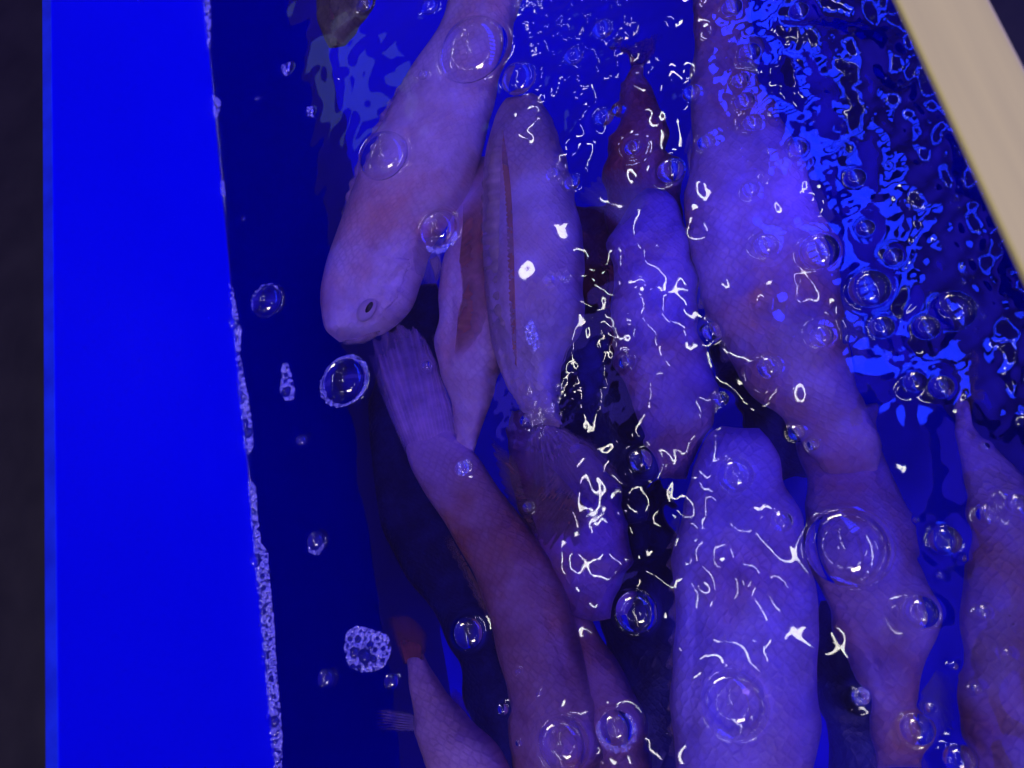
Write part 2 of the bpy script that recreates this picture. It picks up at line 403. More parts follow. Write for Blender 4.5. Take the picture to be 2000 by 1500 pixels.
# climb at the walls and at the rim of each bubble
Hh += .0016*np.exp(-(GX-XL)/.0022)+.002*np.exp(-(XR-GX)/.003)
for b in bub:
    x, y, R_ = b[:3]
    i0, i1 = np.searchsorted(xs, [x-R_*2.6-.006, x+R_*2.6+.006]); j0, j1 = np.searchsorted(ys, [y-R_*2.6-.006, y+R_*2.6+.006])
    if i1-i0 < 3 or j1-j0 < 3: continue
    sx = GX[j0:j1, i0:i1]; sy = GY[j0:j1, i0:i1]; d = np.hypot(sx-x, sy-y)
    k = np.exp(-np.maximum(0, d-R_)/(R_*.6+.002))
    loc = Hh[j0:j1, i0:i1]
    b.append(float(loc[(d < R_*1.2+.001)].mean()) if (d < R_*1.2+.001).any() else 0.)
    base = b[-1]
    flat = 1-sstep(R_*.9, R_*1.9+.003, d)
    loc = loc*(1-flat)+base*flat
    hm = min(.0017, R_*.16)                             # climb of the water outside the rim
    dp = min(.0042, R_*.34)                             # bowl under the bubble
    wi = min(.0045, R_*.55)
    ins = hm-(hm+dp)*(1-np.exp(-np.maximum(0, R_-d)/wi))
    loc += np.where(d > R_, hm*np.exp(-(d-R_)/min(.0032, R_*.5)), ins)
    Hh[j0:j1, i0:i1] = loc
V = np.stack([GX.ravel(), GY.ravel(), Hh.ravel()], -1)
Fq = grid_faces(ny_, nx_)
# skirt: extend to the ends of the tank and close the body below the floor
per = np.r_[np.arange(0, nx_), np.arange(1, ny_)*nx_+nx_-1, (ny_-1)*nx_+np.arange(nx_-2, -1, -1), np.arange(ny_-2, 0, -1)*nx_]
o1 = V[per].copy(); on = len(V)
o1[:, 1] = np.where(o1[:, 1] <= gy0+1e-6, Y0-.003, np.where(o1[:, 1] >= gy1-1e-6, Y1+.003, o1[:, 1])); 
side = (V[per, 1] > gy0+1e-6) & (V[per, 1] < gy1-1e-6)
o1[side, 1] = V[per][side, 1]
o1[:, 2] = 0; o1[side, 2] = V[per][side, 2]-.0004
o2 = o1.copy(); o2[:, 2] = ZF-.004
n = len(per); a = np.arange(n); b2 = (a+1) % n
f1 = np.stack([per[b2], per[a], on+a, on+b2], -1)
f2 = np.stack([on+b2, on+a, on+n+a, on+n+b2], -1)
V = np.r_[V, o1, o2]
me_f = np.r_[Fq, f1, f2]
wt = mesh('water', V, me_f, M_water)
import bmesh as _bm
bmw = _bm.new(); bmw.from_mesh(wt.data); bmw.verts.ensure_lookup_table()
bmw.faces.new([bmw.verts[on+n+i] for i in range(n-1, -1, -1)]).smooth = False
bmw.to_mesh(wt.data); bmw.free()
for p in wt.data.polygons[-1:]: p.use_smooth = False
tag(wt, kind='structure')
def wz(x, y):
    i = int(np.clip((x-xw0)/DX, 0, nx_-1)); j = int(np.clip((y-gy0)/DX, 0, ny_-1))
    return float(Hh[j, i])

# ------------------------------------------------------------------ bubble domes
def dome(R_, ratio, nu, nv, wob=0.02, seed=0):
    """spherical cap of rim radius R_ and height ratio*R_"""
    h = ratio*R_; rr = (R_*R_+h*h)/(2*h); zc = h-rr
    th0 = math.acos(max(-1, min(1, -zc/rr)))
    u = np.linspace(0, 1, nu)[:, None]*th0; a = np.linspace(0, 2*np.pi, nv, endpoint=False)[None, :]
    r = np.random.default_rng(seed); w = 1+wob*(np.cos(2*a+r.uniform(0, 6))+.5*np.cos(3*a+r.uniform(0, 6)))*np.sin(u/th0*math.pi/2)
    x = rr*np.sin(u)*np.cos(a)*w; y = rr*np.sin(u)*np.sin(a)*w; z = zc+rr*np.cos(u)+0*a
    return np.stack([x, y, z], -1).reshape(-1, 3), grid_faces(nu, nv, True)
SMALL = {}
for k, b in enumerate(bub):
    if len(b) < 6: b.append(0.)
    x, y, R_, lb, rp, z0 = b
    big = rp > 28
    vv, ff = dome(R_, .50+.25*random.random() if rp > 28 else .75, 40 if big else 18, 72 if big else 32, .025, k)
    o = mesh('air_bubble', vv, ff, M_film); o.location = (x, y, z0+min(.0016, R_*.15))
    px = BUB[k][0]; py = BUB[k][1]
    if lb is None:
        if px < 700 : lb = 'tiny bubble on the calm blue water by the foam line'
        elif px > 1340 and py < 420 : lb = 'small bubble in the choppy water along the long violet fish'
        elif px > 1530 and py < 800 : lb = 'small bubble in the churned water near the metal bar'
        elif px > 1530 : lb = 'tiny bubble in the lower right over blue and violet'
        elif py < 420 : lb = 'small bubble near the tops of the pale fish'
        else: lb = 'tiny bubble over the fish in the middle of the tank'
    tag(o, lb, 'bubble', 'air bubbles floating on the water')
    b.append(o)

# ------------------------------------------------------------------ froth: heaps of tiny bubbles
def froth_mesh(pts, name, m, parent=None):
    """pts: x, y, z, r"""
    vv, ff = dome(1, .95, 5, 8, .0)
    P = np.asarray(pts); n = len(P)
    V = (vv[None]*P[:, None, 3:4]+P[:, None, :3]).reshape(-1, 3)
    Fc = (ff[None]+(np.arange(n)*len(vv))[:, None, None]).reshape(-1, 4)
    return mesh(name, V, Fc, m, parent)
def pack(test, bbox, n, rs, seed=0, have=None, gap=.92):
    r = np.random.default_rng(seed); out = [] if have is None else list(have)
    res = []
    cell = {}
    cs = max(rs)*2
    def put(x, y, q): cell.setdefault((int(x//cs), int(y//cs)), []).append((x, y, q))
    for o in out: put(*o)
    for i in range(n):
        x = r.uniform(bbox[0], bbox[1]); y = r.uniform(bbox[2], bbox[3])
        if not test(x, y): continue
        q = rs[0]*(rs[1]/rs[0])**(r.random()**(2.2))
        ok = True
        cx, cy = int(x//cs), int(y//cs)
        for dx in (-1, 0, 1):
            for dy in (-1, 0, 1):
                for (a, b, c) in cell.get((cx+dx, cy+dy), ()):
                    if (a-x)**2+(b-y)**2 < ((c+q)*gap)**2: ok = False; break
                if not ok: break
            if not ok: break
        if ok: put(x, y, q); res.append((x, y, q))
    return res
def inpoly(poly):
    P = np.asarray(poly)
    def t(x, y):
        c = False; j = len(P)-1
        for i in range(len(P)):
            if (P[i, 1] > y) != (P[j, 1] > y) and x < (P[j, 0]-P[i, 0])*(y-P[i, 1])/(P[j, 1]-P[i, 1])+P[i, 0]: c = not c
            j = i
        return c
    return t
def froth(poly_px, big, name, label, parent=None, n=2600, rs=(2.0, 5.0), seed=0, group=None):
    """a raft of froth inside a photo outline; big = dark larger bubbles (px, py, r)"""
    poly = [at(*p)[:2] for p in poly_px]; P = np.array(poly)
    s = pxscale(*np.mean(poly_px, axis=0))
    big = list(big); ipx = inpoly(poly_px); rr_ = np.random.default_rng(seed+90); A_px = np.array(poly_px)
    for _ in range(int(n/13)):
        x, y, r_ = rr_.uniform(A_px[:, 0].min(), A_px[:, 0].max()), rr_.uniform(A_px[:, 1].min(), A_px[:, 1].max()), rr_.choice([2.4, 3.2, 4.4])
        if ipx(x, y) and all((x-a)**2+(y-b)**2 > (r_+c+.6)**2 for a, b, c in big): big.append((x, y, r_))
    have = [(at(x, y)[0], at(x, y)[1], r*s) for (x, y, r) in big]
    ip = inpoly(poly); r = np.random.default_rng(seed); sm = []
    area_px = abs(sum(poly_px[i][0]*poly_px[i-1][1]-poly_px[i-1][0]*poly_px[i][1] for i in range(len(poly_px))))/2
    need = int(area_px*.27)
    while len(sm) < need:
        x = r.uniform(P[:, 0].min(), P[:, 0].max()); y = r.uniform(P[:, 1].min(), P[:, 1].max())
        if not ip(x, y): continue
        qq = s*(.9+2.1*r.random()**3)
        if any((x-a)**2+(y-c)**2 < (d*.86)**2 for a, c, d in have): continue
        sm.append((x, y, qq))
    pts = [(x, y, wz(x, y)+.0001+r.uniform(0, 1.2)*s, q) for (x, y, q) in sm]
    o = froth_mesh(pts, name, M_froth, parent)
    if have:
        froth_mesh([(x, y, wz(x, y)+.0003, r) for (x, y, r) in have], 'bubble', M_film, o)
    if label: tag(o, label, 'foam', group)
    return o
FG = 'foam along the tank wall'
froth([(394,-10),(410,-10),(412,40),(412,95),(405,112),(395,60)], [(401,12,5),(402,32,6),(403,52,5)], 'foam_strip', 'foam strip at the top edge against the blue wall', seed=1, n=1400, group=FG)
froth([(407,190),(424,188),(432,200),(424,235),(412,232)], [(416,203,6)], 'foam_strip', 'short foam clump below the topmost strip on the blue wall', seed=2, n=600, group=FG)
froth([(428,352),(438,354),(442,385),(432,388)], [(434,365,4)], 'foam_strip', 'smallest foam clump on the blue wall line', seed=3, n=400, group=FG)
froth([(446,552),(455,560),(466,620),(472,645),(470,690),(478,740),(486,780),(494,838),(496,870),(486,890),(470,850),(458,780),(452,700),(442,650),(440,610)],
      [(452,580,5),(453,603,6),(453,617,5),(458,635,13),(462,662,7),(465,692,7),(468,722,7),(468,750,7),(472,770,7),(473,785,8),(479,828,10),(486,845,11),(475,803,5)], 'foam_strip', 'long foam strip along the middle of the blue wall', seed=4, n=9000, rs=(1.6, 4.5), group=FG)
froth([(488,935),(500,950),(504,1010),(510,1060),(524,1078),(527,1130),(536,1220),(540,1300),(548,1380),(552,1440),(550,1510),(528,1510),(520,1430),(512,1350),(506,1250),(497,1160),(486,1105),(492,1050),(488,990)],
      [(500,1095,15),(498,1128,6),(514,1125,7),(504,1142,7),(516,1148,6),(522,1135,5),(510,1166,5),(510,1178,5),(514,1195,8),(521,1181,5),(512,1220,5),(522,1222,4),(518,1278,10),(517,1295,6),(531,1325,7),(523,1303,6),(536,1360,6),(527,1398,6),(538,1408,12),(545,1388,5),(528,1435,6),(536,1465,6),(540,1448,5),(498,1000,5),(499,1020,5),(532,1490,6)],
      'foam_strip', 'longest and widest foam strip at the bottom of the blue wall', seed=5, n=16000, rs=(1.6, 4.8), group=FG)
froth([(552,712),(562,708),(570,735),(578,765),(572,782),(556,780),(548,765)], [(561,720,5),(559,732,6),(558,743,5),(560,765,12)], 'froth_patch', 'drop shaped froth patch on open blue water', seed=6, n=1800)
froth([(678,1232),(700,1222),(735,1232),(758,1240),(765,1270),(752,1300),(735,1310),(705,1312),(682,1300),(673,1270)],
      [(693,1275,13),(713,1281,17),(724,1260,9),(700,1248,9),(730,1286,9),(684,1248,6),(690,1302,7),(702,1303,7),(749,1266,6),(733,1270,6),(748,1289,6),(738,1247,5),(716,1300,5),(680,1262,5),(757,1276,4)], 'froth_patch', 'wide froth patch beside the dull red tail fin', seed=7, n=6000, rs=(1.8, 5))
froth([(1022,640),(1040,622),(1050,650),(1054,675),(1045,690),(1030,668)], [(1035,640,4),(1032,655,5),(1042,660,4),(1040,675,5)], 'froth_patch', 'narrow froth patch on the pale middle fish', seed=8, n=1500)
froth([(553,128),(568,122),(566,140),(560,150),(552,140)], [], 'froth_patch', 'tiny froth fleck near the top of the open water', seed=9, n=400)
froth([(895,905),(912,897),(918,915),(908,932),(896,928)], [(906,915,7),(902,905,4)], 'froth_patch', 'small froth fleck over the reddish tail below the orange fin', seed=10, n=500)
froth([(1665,1350),(1680,1340),(1700,1352),(1690,1378),(1672,1375)], [(1686,1360,8),(1675,1356,6)], 'froth_patch', 'froth fleck over the black gap at the lower right', seed=11, n=500)
froth([(600,212),(612,210),(612,228),(603,228)], [], 'froth_patch', 'froth fleck on the open water over the dim deep fish', seed=12, n=300)
# collars of froth round three bubbles belong to those bubbles
def collar(bi, a0, a1, w, seed):
    b = bub[bi]; R_ = b[2]; o = b[-1]; r = np.random.default_rng(seed); pts = []
    s = R_/BUB[bi][2]
    for i in range(int(BUB[bi][2]**2*w*(a1-a0)/360*2.2)):
        a = math.radians(r.uniform(a0, a1)); k = math.sin(math.pi*(math.degrees(a)-a0)/(a1-a0))**.5 if a1-a0 < 350 else .55+.45*math.sin(a*2+seed)
        d = R_*(1+r.uniform(-.06, w*k)); q = s*(.8+2.0*r.random()**4)
        pts.append((d*math.cos(a), d*math.sin(a), .0003+r.uniform(0, 1.)*s, q))
    froth_mesh(pts, 'froth_collar', M_froth, o)
collar(4, 0, 360, .16, 1); collar(13, 150, 400, .30, 2); collar(7, 210, 330, .5, 3); collar(3, 220, 330, .3, 4); collar(5, 30, 190, .10, 5)
# churned water beside the bar: froth nobody could count
ch = []
r = np.random.default_rng(21)
for (cx, cy, sx, sy, n_) in ((1800,620,70,50,90),(1720,600,40,70,50),(1880,420,60,120,130),(1700,120,90,90,90),(1820,250,70,120,110),(1560,260,60,40,40),(1900,560,50,80,70),(1640,380,80,60,40),(1790,745,60,14,30),(1450,180,30,90,50)):
    for i in range(n_//3):
        px, py = r.normal(cx, sx), r.normal(cy, sy); p = at(px, py)
        if p[0] > XR-.004: continue
        q = r.choice([2.5, 4, 6, 10], p=[.4, .35, .18, .07])*pxscale(px, py)
        ch.append((p[0], p[1], wz(p[0], p[1])+.0002, q))
tag(froth_mesh(ch, 'churned_froth', M_film), 'loose froth of tiny bubbles over the churned water by the metal bar', 'foam', kind='stuff')
# ------------------------------------------------------------------ fish
def fish_body(name, pairs, z, th, m, parent=None, grooves=(), ridge=None, nu=170, nv=56, rag=.0, seed=0, sag=0., roll=0., end_round=(True, True)):
    """pairs: rows of left x, y, right x, y in photo pixels; z depth of the mid plane; th half thickness.
    z, th: numbers or lists along the body"""
    Q = spline(np.asarray(pairs, float), nu)
    s = np.linspace(0, 1, nu)
    zz = np.interp(s, np.linspace(0, 1, len(z)), z) if hasattr(z, '__len__') else np.full(nu, z)
    tt = np.interp(s, np.linspace(0, 1, len(th)), th) if hasattr(th, '__len__') else np.full(nu, th)
    if rag:
        ln = np.random.default_rng(seed)
        for c in (0, 2):
            d = Q[:, 2:]-Q[:, :2]; d /= np.linalg.norm(d, axis=1)[:, None]+1e-6
            w = smooth_noise(nu, cut=9, seed=seed+c)*rag*.62
            Q[:, c:c+2] += d*w[:, None]
    A = np.array([at(q[0], q[1], zc) for q, zc in zip(Q, zz)]); B = np.array([at(q[2], q[3], zc) for q, zc in zip(Q, zz)])
    mid = (A+B)/2; hw = (B-A)/2; wid = np.linalg.norm(hw, axis=1)
    # thickness closes towards rounded ends and never exceeds the width
    tt = np.minimum(tt, wid*1.0)
    e = np.ones(nu)
    if end_round[0]: e *= np.clip(1-(1-np.clip(s/.05, 0, 1))**2, 0, 1)**.5
    if end_round[1]: e *= np.clip(1-(1-np.clip((1-s)/.05, 0, 1))**2, 0, 1)**.5
    tt = tt*np.maximum(e, .05)
    a = np.linspace(0, 2*np.pi, nv, endpoint=False)
    ca, sa = np.cos(a), np.sin(a)
    cx = np.sign(ca)*np.abs(ca)**.85; cz = np.sign(sa)*np.abs(sa)**.74
    P = mid[:, None, :]+hw[:, None, :]*cx[None, :, None]
    P[:, :, 2] += tt[:, None]*cz[None, :]*(1+roll*cx[None, :])
    # relief on the upper side
    up = np.clip(cz, 0, 1)[None, :]
    if grooves or ridge:
        PXg = Q[:, None, :2]*(1-cx[None, :, None])/2+Q[:, None, 2:]*(1+cx[None, :, None])/2
        for (pl, w, dpt) in grooves:
            G = spline(np.asarray(pl, float), 60)
            d = np.min(np.linalg.norm(PXg[:, :, None, :]-G[None, None], axis=-1), axis=-1)
            P[:, :, 2] -= dpt*np.exp(-(d/w)**2)*up
    und = np.zeros((nu, nv))
    r = np.random.default_rng(seed+50)
    for k in range(7):
        und += r.normal()*np.cos(s[:, None]*r.uniform(2, 13)+cx[None, :]*r.uniform(-6, 6)+r.uniform(0, 6))
    P[:, :, 2] += und*np.minimum(.0012, wid*.012)[:, None]*up
    V = P.reshape(-1, 3)
    Fc = grid_faces(nu, nv, True)
    n0 = len(V)
    V = np.r_[V, P[0].mean(0)[None], P[-1].mean(0)[None]]
    j = np.arange(nv); j2 = (j+1) % nv
    arc = np.r_[0, np.cumsum(np.linalg.norm(np.diff(mid, axis=0), axis=1))]
    uvb = np.stack([np.repeat(arc, nv), (cx[None, :]*wid[:, None]).ravel()], -1); uvb = np.r_[uvb, [[0, 0], [arc[-1], 0]]]
    caps = [(n0, int(y), int(x)) for x, y in zip(j, j2)]+[(n0+1, (nu-1)*nv+int(x), (nu-1)*nv+int(y)) for x, y in zip(j, j2)]
    o = mesh(name, V, [tuple(map(int, q)) for q in Fc[:, ::-1]]+[c[::-1] for c in caps], m, parent, uv=uvb)
    return o
def fin(name, root, tip, z0, z1, m, parent, rays=16, rag=.06, seed=0, nu=90, nv=14, arch=0.0, wav=.0012):
    """thin fan between a root line and a tip line (photo pixels)"""
    Rr = spline(np.asarray(root, float), nu); Tt = spline(np.asarray(tip, float), nu)
    s = np.linspace(0, 1, nu); r = np.random.default_rng(seed)
    k = .5+.5*np.cos(2*np.pi*rays*s)                       # rays reach further than the web between them
    ext = 1-rag*(1-k)+r.normal(0, rag*.15, nu)
    V = []; uv = []
    for iv in range(nv):
        v = iv/(nv-1)
        for iu in range(nu):
            q = Rr[iu]+(Tt[iu]-Rr[iu])*v*(ext[iu] if v > 0 else 1)
            zc = z0+(z1-z0)*v+arch*math.sin(math.pi*v)
            p = at(q[0], q[1], zc); p[2] += wav*v*math.cos(2*math.pi*rays*s[iu])+wav*1.5*math.sin(5*s[iu]+3*v+seed)
            V.append(p); uv.append((s[iu], v))
    V = np.array(V); n = len(V)
    low = V.copy(); low[:, 2] -= .0006
    Fg = grid_faces(nv, nu)
    per = list(range(nu))+[i*nu+nu-1 for i in range(1, nv)]+[(nv-1)*nu+i for i in range(nu-2, -1, -1)]+[i*nu for i in range(nv-2, 0, -1)]
    per = np.array(per); nx2 = np.roll(per, -1)
    sides = np.stack([per, nx2, nx2+n, per+n], -1)
    return mesh(name, np.r_[V, low], np.r_[Fg[:, ::-1], Fg+n, sides], m, parent, uv=uv+uv)
def ball(name, c, rx, ry, rz, m, parent, rot=0., n=20):
    u = np.linspace(0, np.pi, n)[:, None]; a = np.linspace(0, 2*np.pi, 2*n, endpoint=False)[None, :]
    x = rx*np.sin(u)*np.cos(a); y = ry*np.sin(u)*np.sin(a); z = rz*np.cos(u)+0*a
    X = x*math.cos(rot)-y*math.sin(rot); Y = x*math.sin(rot)+y*math.cos(rot)
    return mesh(name, np.stack([X+c[0], Y+c[1], z+c[2]], -1).reshape(-1, 3), grid_faces(n, 2*n, True)[:, ::-1].copy(), m, parent)
def top_z(px, py, z, o):
    """height of a body under the photo point, from the mesh itself"""
    p = at(px, py, z); co = np.empty(len(o.data.vertices)*3, dtype=np.float32); o.data.vertices.foreach_get('co', co); co = co.reshape(-1, 3)
    d = np.hypot(co[:, 0]-p[0], co[:, 1]-p[1]); k = d < .006
    return float(co[k, 2].max()) if k.any() else z
def patch(name, root, tip, body, m, lift=.0012, nu=50, nv=24):
    """a plate that follows the upper side of a body between two photo lines, thick at its free edge"""
    co = np.empty(len(body.data.vertices)*3, dtype=np.float32); body.data.vertices.foreach_get('co', co); co = co.reshape(-1, 3)
    Rr = spline(np.asarray(root, float), nu); Tt = spline(np.asarray(tip, float), nu); V = []; uv = []
    for iv in range(nv):
        v = iv/(nv-1)
        for iu in range(nu):
            q = Rr[iu]*(1-v)+Tt[iu]*v; z = -.03
            for _ in range(3):
                p = at(q[0], q[1], z); d = np.hypot(co[:, 0]-p[0], co[:, 1]-p[1])+(co[:, 2] < z-.03)*1
                k = np.argsort(d)[:6]; w = 1/(d[k]+1e-4); z = float((co[k, 2]*w).sum()/w.sum())
            s = iu/(nu-1); e = min(1, s*8, (1-s)*8)
            p = at(q[0], q[1], z); p[2] += lift*(v**1.5)*e-.0006*(1-v)
            V.append(p); uv.append((p[1], p[0]))
    V = np.array(V); n = len(V); low = V.copy(); low[:, 2] -= .0045
    Fg = grid_faces(nv, nu)
    per = np.array(list(range(nu))+[i*nu+nu-1 for i in range(1, nv)]+[(nv-1)*nu+i for i in range(nu-2, -1, -1)]+[i*nu for i in range(nv-2, 0, -1)])
    nx2 = np.roll(per, -1)
    return mesh(name, np.r_[V, low], np.r_[Fg[:, ::-1], Fg+n, np.stack([per, nx2, nx2+n, per+n], -1)], m, body, uv=uv+uv)
FISHG = 'pale fish crowded in the tank'
PALE = (.80, .60, .62); PINK = (.66, .36, .36); RED = (.50, .13, .10)
mA = fish_mat('skin_pale_pink', (0.86, 0.56, 0.74), (0.80, 0.38, 0.40), (0.94, 0.68, 0.88), 1)
mB = fish_mat('skin_white', (0.437, 0.294, 0.54), (0.470, 0.274, 0.420), (0.504, 0.361, 0.68), 2)
mC = fish_mat('skin_cream', (0.84, 0.56, 0.74), (0.74, 0.34, 0.34), (0.90, 0.66, 0.84), 3)
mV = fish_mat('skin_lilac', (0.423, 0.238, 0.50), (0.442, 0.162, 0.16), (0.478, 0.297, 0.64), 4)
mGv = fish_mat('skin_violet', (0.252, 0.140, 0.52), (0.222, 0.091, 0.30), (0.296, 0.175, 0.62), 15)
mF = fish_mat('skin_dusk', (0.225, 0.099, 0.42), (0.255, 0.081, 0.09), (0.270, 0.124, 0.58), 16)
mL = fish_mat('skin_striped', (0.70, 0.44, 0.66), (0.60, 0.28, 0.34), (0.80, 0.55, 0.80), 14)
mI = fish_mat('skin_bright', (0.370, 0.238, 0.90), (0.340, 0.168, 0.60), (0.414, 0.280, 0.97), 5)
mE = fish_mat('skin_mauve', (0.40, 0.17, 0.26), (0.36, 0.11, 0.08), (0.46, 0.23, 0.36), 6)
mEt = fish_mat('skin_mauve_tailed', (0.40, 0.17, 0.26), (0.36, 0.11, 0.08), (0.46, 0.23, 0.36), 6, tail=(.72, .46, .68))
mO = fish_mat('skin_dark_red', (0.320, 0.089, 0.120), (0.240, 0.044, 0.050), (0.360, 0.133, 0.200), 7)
mK = fish_mat('skin_rose', (0.60, 0.32, 0.42), (0.54, 0.18, 0.20), (0.70, 0.42, 0.54), 8)
mD = fish_mat('skin_dark', (.13, .11, .07), (.03, .025, .02), (.26, .22, .15), 9)
mG = fish_mat('skin_gap_shade', (.008, .02, .10), (.006, .012, .06), (.016, .035, .15), 10)  # near-black tone standing in for shade in the gaps between fish
mDim = fish_mat('skin_deep_grey', (.03, .12, .72), (.01, .05, .60), (.16, .30, .80), 11)
fA = fin_mat('fin_pink', (.82, .50, .52), 1.0); fP = fin_mat('fin_pale', (.70, .52, .56), .75); fL = fin_mat('fin_lilac', (.74, .48, .70), .97); fL2 = fin_mat('fin_mauve', (.46, .28, .50), .62); fR = fin_mat('fin_red', (.36, .15, .17), .5); fO = fin_mat('fin_orange', (.55, .24, .20), .62)
fB = fin_mat('fin_glassy', (.50, .40, .60), .34); fT = fin_mat('fin_brown', (.36, .20, .18), .7); fDR = fin_mat('fin_dark_red', (.30, .08, .13), .85)
M_eye, _, _ = principled('eye_ring', (.62, .42, .56), .3); M_pupil, _, _ = principled('eye_pupil', (.012, .010, .008), .08)
M_lip, _, _ = principled('lip', (.30, .12, .14), .5)

# A: the pale diagonal fish with its head and eye showing
A_ = fish_body('fish', [(985,-330,1040,-330),(930,-200,1050,-190),(890,-40,1016,-30),(868,50,996,60),(806,146,972,170),(757,240,945,262),(716,330,922,332),(682,420,890,400),(656,488,858,440),(640,540,828,496),(633,585,813,548),(636,625,796,598),(643,650,752,640),(662,668,700,664)],
   [-.055,-.055,-.05,-.05,-.048,-.048,-.05,-.055], [.012,.022,.03,.036,.04,.042,.040,.026], mA,
   grooves=[([(826,500),(800,540),(765,590),(742,632)], 7, .006), ([(700,480),(745,500),(800,520)], 7, .0012), ([(668,660),(700,652),(735,640)], 4, .002), ([(690,560),(700,600),(700,640)], 14, .0015), ([(640,610),(668,640),(690,668)], 4, .0015)], seed=1, rag=1.5)
tag(A_, 'pale pink fish lying diagonally, head down, its eye showing', 'fish', FISHG)
ez = top_z(716, 602, -.03, A_)
p = at(714, 603, ez); ball('eye', p-np.array([0, 0, .0032]), .0135, .010, .0062, M_eye, A_, .7)
eyeo = A_.children[-1] if A_.children else A_
p = at(721, 600, ez+.002); ball('pupil', p+np.array([0, 0, .0002]), .0062, .0030, .0022, M_pupil, eyeo, .75)
patch('mouth', [(646,652),(668,659),(700,655),(738,641)], [(650,658),(670,665),(702,661),(740,647)], A_, M_lip, .0006)
patch('gill_cover', [(742,500),(728,550),(716,590),(712,628)], [(818,508),(802,556),(772,596),(742,634)], A_, mA, .0026)
fin('dorsal_fin', [(868,56),(806,150),(757,244),(716,334),(684,420),(664,470)], [(846,88),(782,160),(738,232),(694,330),(668,418),(660,470)], -.034, -.034, fA, A_, 15, .12, 1)
fin('pectoral_fin', [(815,470),(845,462),(872,470)], [(790,512),(850,560),(862,500)], -.02, -.035, fB, A_, 10, .05, 2)
fin('pelvic_fin', [(838,505),(856,495)], [(848,556),(872,530)], -.06, -.065, fP, A_, 6, .08, 3)
fin('lower_jaw', [(664,664),(700,660),(742,640)], [(672,674),(706,672),(742,652)], -.05, -.056, fP, A_, 3, .02, 4)

# B: white fish down the middle
B_ = fish_body('fish', [(1008,178,1030,178),(985,205,1058,200),(962,262,1088,260),(948,350,1116,348),(946,450,1132,450),(952,545,1136,550),(958,640,1128,645),(966,690,1100,690),(985,740,1090,745),(1016,795,1092,800),(1036,830,1098,830)],
   [-.05,-.045,-.042,-.042,-.046,-.06], [.014,.034,.040,.040,.032,.016], mB, roll=.18,
   grooves=[([(968,300),(978,420),(986,560),(995,690),(1012,780)], 7, .004), ([(1008,300),(1014,440),(1018,580),(1020,700)], 4, .0012)], seed=2, rag=1.5)
tag(B_, 'white fish hanging straight down the middle with a pale folded dorsal fin', 'fish', FISHG)
fin('dorsal_fin', [(985,240),(978,330),(984,450),(990,560),(996,680)], [(962,250),(942,350),(938,460),(950,560),(968,690)], -.012, -.022, fP, B_, 16, .10, 5, arch=.006)
patch('dorsal_ridge', [(964,250),(976,350),(984,470),(988,590),(998,720)], [(982,246),(996,350),(1003,470),(1006,590),(1010,720)], B_, fO, .0014)
fin('tail_fin', [(1034,826),(1098,828)], [(1010,905),(1080,975),(1170,985),(1222,940),(1165,868)], -.058, -.085, fL2, B_, 12, .1, 7)
fin('anal_fin', [(1128,640),(1105,690)], [(1118,668),(1098,712)], -.05, -.055, fP, B_, 5, .1, 8)

# C: cream fish with the orange dorsal fin, between A and B
C_ = fish_body('fish', [(936,308,960,306),(912,350,975,350),(896,410,985,410),(878,480,985,490),(866,560,985,570),(860,630,985,650),(850,670,985,690),(862,730,966,740),(880,790,948,800),(892,850,930,860),(898,880,926,885)],
   [-.09,-.078,-.075,-.078,-.09], [.012,.03,.034,.03,.014], mC, seed=3, rag=3, grooves=[([(905,560),(900,640),(890,720)], 6, .003)])
tag(C_, 'cream fish with an orange red dorsal fin squeezed between two paler fish', 'fish', FISHG)
fin('dorsal_fin', [(905,400),(898,480),(895,560),(893,640),(888,700)], [(952,340),(945,470),(956,560),(944,640),(890,708)], -.042, -.040, fO, C_, 15, .08, 9, arch=.004)
fin('tail_fin', [(892,868),(928,868)], [(848,930),(930,985)], -.09, -.10, fR, C_, 12, .1, 10)
fin('pelvic_fin', [(862,640),(868,690)], [(843,660),(850,684)], -.08, -.085, fP, C_, 5, .08, 11)

# E and N: dark mauve pair at the bottom centre; the tail of E spreads under the eyed head
E_ = fish_body('fish', [(796,840,872,828),(802,900,926,885),(838,970,968,950),(886,1040,1022,1018),(930,1115,1078,1095),(955,1190,1108,1172),(972,1270,1130,1260),(992,1350,1150,1360),(1002,1450,1166,1460),(1005,1560,1175,1560),(1010,1680,1160,1680)],
   [-.09,-.09,-.095,-.10,-.10,-.098,-.095,-.095,-.095], [.010,.020,.028,.034,.037,.038,.038,.036,.03], mEt, seed=5, rag=4, grooves=[([(1085,1200),(1120,1300),(1150,1400)], 9, .003), ([(850,900),(930,1000),(1010,1110)], 8, .002)])
tag(E_, 'long mauve fish with a broad streaked tail spreading under the eyed head', 'fish', FISHG)
fin('tail_fin', [(790,885),(830,868),(880,850),(905,860)], [(722,700),(745,640),(800,634),(862,720)], -.084, -.074, fL, E_, 7, .05, 12, nu=120, nv=30, wav=.0032, arch=.006)
fin('dorsal_fin', [(880,1045),(930,1135),(968,1230),(990,1330)], [(862,1050),(912,1140),(955,1235),(980,1330)], -.085, -.092, fT, E_, 14, .15, 14)
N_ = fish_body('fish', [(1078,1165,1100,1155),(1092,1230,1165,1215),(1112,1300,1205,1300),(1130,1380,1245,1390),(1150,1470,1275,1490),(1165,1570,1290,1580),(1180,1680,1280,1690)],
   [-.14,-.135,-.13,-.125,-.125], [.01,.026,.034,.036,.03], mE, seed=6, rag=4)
tag(N_, 'dark mauve fish deep beside the bottom edge under the froth collared bubble', 'fish', FISHG)

